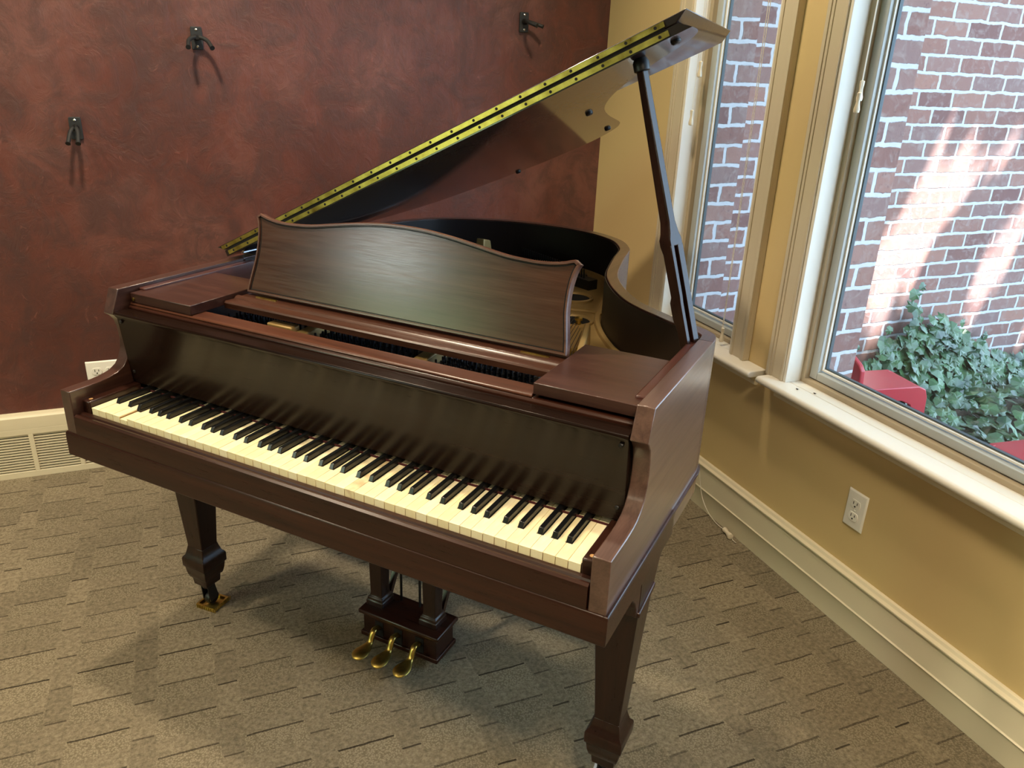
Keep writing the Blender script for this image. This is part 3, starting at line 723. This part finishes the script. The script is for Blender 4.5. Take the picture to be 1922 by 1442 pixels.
# struts (braces) rising from the plate
def strut(x0, x1, w, y0, y1, z0, z1):
    m = MB(); m.hexa([(x0-w,y0,.85),(x0+w,y0,.85),(x1+w,y1,.84),(x1-w,y1,.84),(x0-w*.7,y0,z0),(x0+w*.7,y0,z0),(x1+w*.7,y1,z1),(x1-w*.7,y1,z1)]); return part(m, 'plate_strut', M['gold'], plate, bevel=.003)
strut(-.205, -.27, .020, .258, 1.25, .915, .93); strut(.118, .05, .022, .258, 1.20, .915, .93); strut(.415, .305, .011, .42, .76, .925, .895)
mb = MB(); mb.box(-.30, -.225, .256, .285, .89, .925); part(mb, 'plate_boss', M['gold'], plate, bevel=.004)
mb = MB(); mb.hexa([(-.34,1.30,.845),(-.30,1.30,.845),(-.29,1.36,.845),(-.35,1.36,.845),(-.335,1.31,.945),(-.305,1.31,.945),(-.30,1.35,.935),(-.34,1.35,.935)]); part(mb, 'plate_horn', M['gold'], plate, bevel=.004)
# tuning pins: a part each for the row the photo shows best, the rest as one part
pin0 = None; RP = random.Random(5)
for k in range(17):
    for r in range(4):
        x = .158 + k*.0122 + (r % 2)*.006; y = .266 + r*.0175 + RP.uniform(-.002,.002)
        if pin0 is None:
            m = MB(); m.lathe([(.0034,0),(.0034,.018),(.0026,.019),(.0026,.026),(.0015,.027)], (0,0,.893), (0,0,1), 8); pin0 = part(m, 'tuning_pin', M['steel'], smooth=True); o = pin0
        else: o = pin0.copy(); COL.objects.link(o)
        o.location = (x, y, RP.uniform(-.004,.004))
m = MB()
for k in range(34):
    for r in range(4):
        x = -.43 + k*.0165 + (r % 2)*.007
        if -.24 < x < -.17 or .085 < x < .15: continue
        m.lathe([(.0034,0),(.0034,.018),(.0026,.026)], (x, (.268+r*.018), .893+RP.uniform(-.003,.003)), (0,0,1), 6)
o = part(m, 'tuning_pins', M['steel']); o['kind'] = 'stuff'
# strings
m = MB()
for k in range(70):
    x = -.42 + k*.0122
    xe = -.50 + k*.0062; ye = 1.40 - .0085*max(0, k-12)
    if k > 44: xe = x - .055 - .0004*k; ye = 1.12 - (k-44)*.018
    m.tube([(x, .30+(k%4)*.017, .908), (x-.004, .44, .893), (xe, ye, .884)], .0009, 3)
o = part(m, 'strings', M['steel']); o['kind'] = 'stuff'
m = MB(); hp_ = [(-.22+.0115*k, 1.44-.0065*k+.0) for k in range(28)]
for x, y in hp_: m.lathe([(.0026,0),(.0022,.034)], (x, y, .872), (.0,-.15,1), 6)
m.prism([(-.26,1.40),(.12,1.235),(.135,1.27),(-.25,1.455)], 'xy', .845, .876)
part(m, 'hitch_pin_rail', M['black'], plate)
m = MB()
for k in range(10): m.lathe([(.0025,0),(.0022,.022)], (.30+.006*k, .62+.014*k*.5, .845), (0,0,1), 6)
part(m, 'treble_hitch_pins', M['brass'], plate)

# lid -----------------------------------------------------------------
TH = .4495; LX, LZ = -.675, .982; LY = .51; LT = .017
LX_R = [(.51,.6935),(.55,.6935),(.575,.687),(.598,.673),(.615,.655),(.635,.625),(.655,.590),(.680,.552),(.715,.503),(.75,.464),(.79,.427),(.83,.397),(.87,.372),(.91,.351),(.95,.334),(1.0,.317),(1.06,.3),(1.12,.285),(1.18,.272),(1.28,.250),(1.33,.236),(1.38,.213),(1.42,.187),(1.46,.145),(1.49,.105),(1.515,.060),(1.535,.0),(1.55,-.07),(1.56,-.15)]
LX_L = [(.51,-.675),(1.0,-.675),(1.12,-.668),(1.24,-.645),(1.35,-.608),(1.43,-.552),(1.49,-.455),(1.53,-.34),(1.555,-.21),(1.56,-.16)]
def lidpt(d, y, off): return (LX + d*math.cos(TH) - off*math.sin(TH), y, LZ + d*math.sin(TH) + off*math.cos(TH) - .033*(y-LY)*d)
ys = sorted(set([round(LY + 1.05*k/48, 4) for k in range(49)] + [.575,.598,.615,.635,.655]))
NX = 14
mb = MB(); bot = []; top = []
for y in ys:
    dl_, dr_ = lerp_table(LX_L, y)-LX, lerp_table(LX_R, y)-LX
    bot.append([mb.v(lidpt(dl_+(dr_-dl_)*j/NX, y, 0)) for j in range(NX+1)])
    top.append([mb.v(lidpt(dl_+(max(dr_-.022, dl_+.001)-dl_)*j/NX, y, LT)) for j in range(NX+1)])
for r in range(len(ys)-1):
    for j in range(NX):
        mb.face([bot[r][j], bot[r+1][j], bot[r+1][j+1], bot[r][j+1]]); mb.face([top[r][j], top[r][j+1], top[r+1][j+1], top[r+1][j]])
    mb.face([bot[r][0], top[r][0], top[r+1][0], bot[r+1][0]]); mb.face([bot[r][NX], bot[r+1][NX], top[r+1][NX], top[r][NX]])
for j in range(NX):
    mb.face([bot[0][j], bot[0][j+1], top[0][j+1], top[0][j]]); mb.face([bot[-1][j], top[-1][j], top[-1][j+1], bot[-1][j+1]])
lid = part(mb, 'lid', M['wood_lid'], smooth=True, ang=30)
def lbox(mb, d0, d1, y0, y1, o0, o1, e0=0, e1=0):
    """box in lid space; e0/e1 widen the outer face at the two ends"""
    c = [(d0,y0,o0),(d1,y0,o0),(d1,y1,o0),(d0,y1,o0),(d0-e0,y0,o1),(d1+e1,y0,o1),(d1+e1,y1,o1),(d0-e0,y1,o1)]
    mb.hexa([lidpt(*p) for p in c])
mb = MB(); lbox(mb, .0, 1.342, .512, .893, LT+.0012, LT+.0175, .028, .027); part(mb, 'front_flap', M['wood_lid'], lid, bevel=.0025)
for o0, o1, dd in ((.0028, .0135, (.012, 1.325)), (LT+.0046, LT+.0146, (-.006, 1.322))):
    mb = MB(); d0, d1 = dd
    c = [(d0,.5085,o0),(d1,.5085,o0),(d1,.5115,o0),(d0,.5115,o0),(d0,.5085,o1),(d1,.5085,o1),(d1,.5115,o1),(d0,.5115,o1)]
    mb.hexa([lidpt(*p) for p in c]); mb.mi = 1
    for k in range(22):
        p = lidpt(d0+.022+k*(d1-d0-.04)/21, .5086, (o0+o1)/2); mb.lathe([(.0031,0),(.0031,.0009)], p, (0,-1,0), 10)
    part(mb, 'hinge_leaf', [M['brass'], M['slot']], lid)
mb = MB(); lbox(mb, .02, 1.32, .5095, .5118, .0135, LT+.0046); part(mb, 'hinge_gap_shade', M['void'], lid)  # dark strip painted in for the shade between the two leaves
for d, y in ((1.322,.556), (.985,.90), (.865,1.335), (.43,1.52)):
    mb = MB(); p = Vector(lidpt(d, y, 0)); nn = Vector((math.sin(TH), 0, -math.cos(TH)))
    mb.lathe([(.010,0),(.010,.004),(.007,.007)], p, nn, 14); part(mb, 'rubber_button', M['black'], lid, smooth=True)
mb = MB(); mb.box(-.672,-.640,.565,.625,.979,.984); mb.tube([(-.674,.562,.986),(-.674,.628,.986)], .005, 10); part(mb, 'lid_hinge', M['chrome'], smooth=True)

# lid prop: tapered stick with a forked lower half
pb = Vector((.6275,.535,.945)); pt = Vector(lidpt(1.245, .560, -.004)); ax = (pt-pb); Lp = ax.length; ax.normalize()
sx = Vector((.5,.866,0)); sx = (sx - ax*sx.dot(ax)).normalized(); sy = sx.cross(ax).normalized()      # depth and width of the stick
def stick(prof):
    m = MB(); rings = []
    for h, w0, w1, t0, t1 in prof:
        c = pb + ax*(h*Lp); rings.append([c+sx*w0+sy*t0, c+sx*w1+sy*t0, c+sx*w1+sy*t1, c+sx*w0+sy*t1])
    m.loft(rings); return m
m = stick([(.385,-.018,.016,-.018,.014),(.41,-.018,.016,-.018,.014),(.43,-.014,.012,-.0155,.0135),(.47,-.010,.008,-.0145,.0125),(.98,-.008,.008,-.009,.009)]); prop = part(m, 'lid_prop', M['wood_z'], bevel=.002)
m = stick([(0,-.018,-.008,-.011,.013),(.09,-.018,-.008,-.011,.013),(.13,-.018,-.008,-.018,.013),(.19,-.018,-.008,-.018,.013),(.21,-.018,-.008,-.012,.014),(.36,-.018,-.008,-.013,.014),(.39,-.018,-.008,-.018,.014)]); part(m, 'prop_arm', M['wood_z'], prop, bevel=.0015)
m = stick([(0,.001,.017,-.011,.013),(.39,.001,.017,-.013,.014)]); part(m, 'prop_arm', M['wood_z'], prop, bevel=.0015)
m = MB(); m.lathe([(.013,-.022),(.016,-.020),(.0165,-.004),(.012,.004)], pt, ax, 14); part(m, 'prop_cap', M['black'], prop, smooth=True)

# legs ---------------------------------------------------------------
def leg(s, cx, cy):
    def ring(w, z, dx=0): return [(cx-w, cy-w, z), (cx+w, cy-w, z), (cx+w, cy+w, z), (cx-w, cy+w, z)]
    m = MB(); m.loft([ring(.0275,.205), ring(.028,.22), ring(.045,.53), ring(.045,.608)])
    l = part(m, 'leg', M['wood_z'], bevel=.0025)
    m = MB(); m.loft([ring(.028,.215), ring(.030,.205), ring(.0345,.188), ring(.0405,.181), ring(.042,.176), ring(.042,.152), ring(.038,.147), ring(.036,.128), ring(.032,.112), ring(.027,.108), ring(.025,.085)])
    part(m, 'spade_foot', M['wood_z'], l, bevel=.0015)
    # bracket with an arched front joining the leg to the case
    m = MB(); o = s*.655; i = s*.575; yy = cy-.225
    br = [(.05,.612),(.085,.606),(.112,.598),(.135,.585),(.152,.567),(.163,.545),(.170,.522),(.180,.520),(.275,.532),(.285,.545),(.300,.575),(.325,.600),(.36,.612)]
    m.prism([(y+yy, z) for y, z in br], 'yz', min(o, i), max(o, i)) if False else m.prism([(y+yy, z) for y, z in br], 'yz', s*.648, s*.6700)
    part(m, 'bracket', M['wood_y'], l, bevel=.002)
    m = MB(); m.hexa([(cx-.049,cy-.050,.518),(cx+.049,cy-.050,.518),(cx+.049,cy+.050,.530),(cx-.049,cy+.050,.530),(cx-.049,cy-.050,.530),(cx+.049,cy-.050,.530),(cx+.049,cy+.050,.543),(cx-.049,cy+.050,.543)])
    part(m, 'leg_moulding', M['wood_y'], l, bevel=.003)
    # caster
    c = MB(); c.lathe([(.016,0),(.016,.012),(.010,.020)], (cx, cy, .070), (0,0,1), 14)
    for q in (-1, 1): c.hexa([(cx+q*.013-.002,cy-.010,.026),(cx+q*.013+.002,cy-.010,.026),(cx+q*.013+.002,cy+.022,.026),(cx+q*.013-.002,cy+.022,.026),(cx+q*.013-.002,cy-.014,.078),(cx+q*.013+.002,cy-.014,.078),(cx+q*.013+.002,cy+.012,.078),(cx+q*.013-.002,cy+.012,.078)])
    k = part(c, 'caster', M['black'], l, bevel=.001)
    c = MB(); c.lathe([(.014,-.0105),(.019,-.008),(.020,0),(.019,.008),(.014,.0105)], (cx, cy+.008, .027), (1,0,0), 20); c2 = part(c, 'caster_wheel', M['black'], l, smooth=True)
    return l
leg(1, .626, .228); leg(-1, -.612, .253)
m = MB()
def ring3(w, z, cx=-.20, cy=1.30): return [(cx-w,cy-w,z),(cx+w,cy-w,z),(cx+w,cy+w,z),(cx-w,cy+w,z)]
m.loft([ring3(.026,.06), ring3(.04,.12), ring3(.042,.17), ring3(.0275,.21), ring3(.045,.62)]); m.lathe([(.02,0),(.024,.02),(.02,.04)], (-.20,1.30,.012), (0,0,1), 14)
part(m, 'leg', M['wood_z'], bevel=.002)

# pedal lyre ----------------------------------------------------------
lyre = bpy.data.objects.new('pedal_lyre', None); link(lyre); lyre.parent = piano; lyre.location = (-.0125, .395, 0)
m = MB(); m.box(-.117, .117, -.044, .044, .036, .100); m.box(-.1235, .1235, -.050, .050, .026, .040); part(m, 'pedal_box', M['wood_x'], lyre, bevel=.002)
m = MB(); m.box(-.128, .128, -.054, .054, .100, .113); part(m, 'box_top', M['wood_x'], lyre, bevel=.004)
for x in (-.093, .078):
    m = MB()
    def rg(w, z): return [(x-w,-w+.002,z),(x+w,-w+.002,z),(x+w,w+.002,z),(x-w,w+.002,z)]
    m.loft([rg(.027,.113), rg(.0275,.128), rg(.025,.131), rg(.0245,.138), rg(.020,.142), rg(.0185,.150), rg(.024,.61)]); part(m, 'lyre_post', M['wood_z'], lyre, bevel=.0015)
    m = MB(); xx = x+.004
    m.hexa([(xx-.006,.030,.113),(xx+.006,.030,.113),(xx+.006,.046,.113),(xx-.006,.046,.113),(xx-.006,.30,.615),(xx+.006,.30,.615),(xx+.006,.318,.615),(xx-.006,.318,.615)]); part(m, 'lyre_brace', M['wood_y'], lyre)
for x in (-.046, .015):
    m = MB(); m.tube([(x, .036, .11), (x, .036, .63)], .0035, 8); part(m, 'pedal_rod', M['black'], lyre)
for i, x in enumerate((-.064, -.002, .066)):
    m = MB()
    pth = [(0,-.030,.066,.009,.006),(0,-.062,.078,.009,.006),(0,-.071,.0765,.0088,.006),(0,-.077,.070,.0085,.0065),(0,-.083,.058,.0085,.0065),(0,-.092,.050,.0105,.0055),(0,-.104,.048,.016,.005),(0,-.122,.0485,.0215,.005),(0,-.138,.0475,.021,.0048),(0,-.148,.045,.014,.004),(0,-.152,.0435,.006,.003)]
    sp = spline([(p[1],p[2]) for p in pth], 3); ws = spline([(p[3],p[4]) for p in pth], 3); rings = []
    for k, (c, w) in enumerate(zip(sp, ws)):
        t = (sp[min(k+1,len(sp)-1)]-sp[max(k-1,0)]).normalized(); nn = Vector((-t.y, t.x))
        rings.append([(math.cos(a)*w.x, c.x+nn.x*math.sin(a)*w.y, c.y+nn.y*math.sin(a)*w.y) for a in [q*2*math.pi/12 for q in range(12)]])
    m.loft(rings); o = part(m, 'pedal', M['brass'], lyre, smooth=True, ang=80); o.location = (x, 0, -.002)
    m = MB(); m.box(x-.013, x+.013, -.0455, -.040, .038, .088); part(m, 'pedal_slot', M['void'], lyre)

# caster cups under the front casters
def pw(x, y, z=0):
    c, s = math.cos(PSI), math.sin(PSI); return (-1.5254+c*x-s*y, .2632+s*x+c*y, z)
for x, yy, mat, lab in ((-.612, .262, 'brass', 'small square brass caster cup with ribbed edge under left front leg'), (.626, .238, 'glasscup', 'clear ribbed caster cup under right front leg at photo bottom')):
    t = thing('caster_cup', lab, 'caster cup', pw(x, yy), PSI + .1, 'caster cups under the piano')
    m = MB(); a = .032
    m.box(-a, a, -a, a, 0, .006); m.build('cup_base', M[mat], t, bevel=.001)
    m = MB(); m.box(-a, a, -a, -a+.006, .006, .013); m.box(-a, a, a-.006, a, .006, .013); m.box(-a, -a+.006, -a+.006, a-.006, .006, .013); m.box(a-.006, a, -a+.006, a-.006, .006, .013)
    for k in range(9):
        q = -a + .008*k + .004
        m.box(q-.0015, q+.0015, -a-.0015, -a, .001, .012); m.box(a, a+.0015, q-.0015, q+.0015, .001, .012)
    m.build('cup_rim', M[mat], t)

# ------------------------------------------------------------------ light
world = bpy.data.worlds.new('sky'); SC.world = world; world.use_nodes = True
wt = world.node_tree; bg = wt.nodes['Background']; bg.inputs[0].default_value = (.54,.76,1.0,1); bg.inputs[1].default_value = 8.0
def lamp(name, kind, loc, energy, color, size=.3, target=None, sizey=None, **kw):
    l = bpy.data.lights.new(name, kind); l.energy = energy; l.color = color
    if kind == 'AREA':
        l.size = size
        if sizey: l.shape = 'RECTANGLE'; l.size_y = sizey
    if kind == 'SUN': l.angle = math.radians(.53)
    if kind in ('POINT', 'SPOT'): l.shadow_soft_size = size
    for k, v in kw.items(): setattr(l, k, v)
    o = link(bpy.data.objects.new(name, l)); o.location = loc
    if target is not None: o.rotation_euler = (Vector(target)-Vector(loc)).to_track_quat('-Z', 'Y').to_euler()
    return o
lamp('sun', 'SUN', (4, -2, 8), 70.0, (1,.98,.95), target=Vector((4,-2,8))+Vector((-.27,.27,-1)))
WARM = (1.0,.83,.60)
for i, (x, y, e) in enumerate(((-3.2, .55, 18), (-1.8, .9, 23), (-.6, .9, 12), (-3.6,-1.4, 26), (-1.25,-1.3, 44), (-4.6, .2, 14))):
    lamp('ceiling_downlight', 'SPOT', (x, y, 2.70), e*6.4, WARM, .07 if y > 0 else .28, target=(x, y, 0), spot_size=2.2, spot_blend=.7)
# daylight entering by the windows
for (y0, y1, z0, z1) in (W1, W2):
    p = lamp('daylight_portal', 'AREA', (.30, (y0+y1)/2, (z0+z1)/2), 1, (1,1,1), y1-y0, target=(-1, (y0+y1)/2, (z0+z1)/2), sizey=z1-z0); p.data.cycles.is_portal = True
lamp('daylight_left_sky', 'AREA', (XL-.05, .10, 2.10), 13, (.95,1.0,1.0), .55, target=(0, .10, 2.10), sizey=.45)
lamp('daylight_left_green', 'AREA', (XL-.05, -.22, 1.25), 14, (.74,1.0,.60), .9, target=(0, -.22, 1.25), sizey=1.0)

# ------------------------------------------------------------------ camera
cam = bpy.data.cameras.new('camera'); co = link(bpy.data.objects.new('camera', cam)); SC.camera = co
pitch, yaw, roll, f = -.3856, .4003, .0396, 1458.49
cp, sp_, cy_, sy_, cr, sr = math.cos(pitch), math.sin(pitch), math.cos(yaw), math.sin(yaw), math.cos(roll), math.sin(roll)
F = Vector((sy_*cp, cy_*cp, sp_)); R0 = Vector((cy_, -sy_, 0)); U0 = R0.cross(F)
Rv = R0*cr + U0*sr; Uv = -R0*sr + U0*cr
co.matrix_world = Matrix(((Rv.x,Uv.x,-F.x,-1.6674),(Rv.y,Uv.y,-F.y,-1.1534),(Rv.z,Uv.z,-F.z,1.4933),(0,0,0,1)))
cam.sensor_fit = 'HORIZONTAL'; cam.sensor_width = 36; cam.lens = f/1922*36; cam.clip_start = .02
SC.view_settings.view_transform = 'Standard'; SC.view_settings.look = 'None'; SC.view_settings.exposure = 0
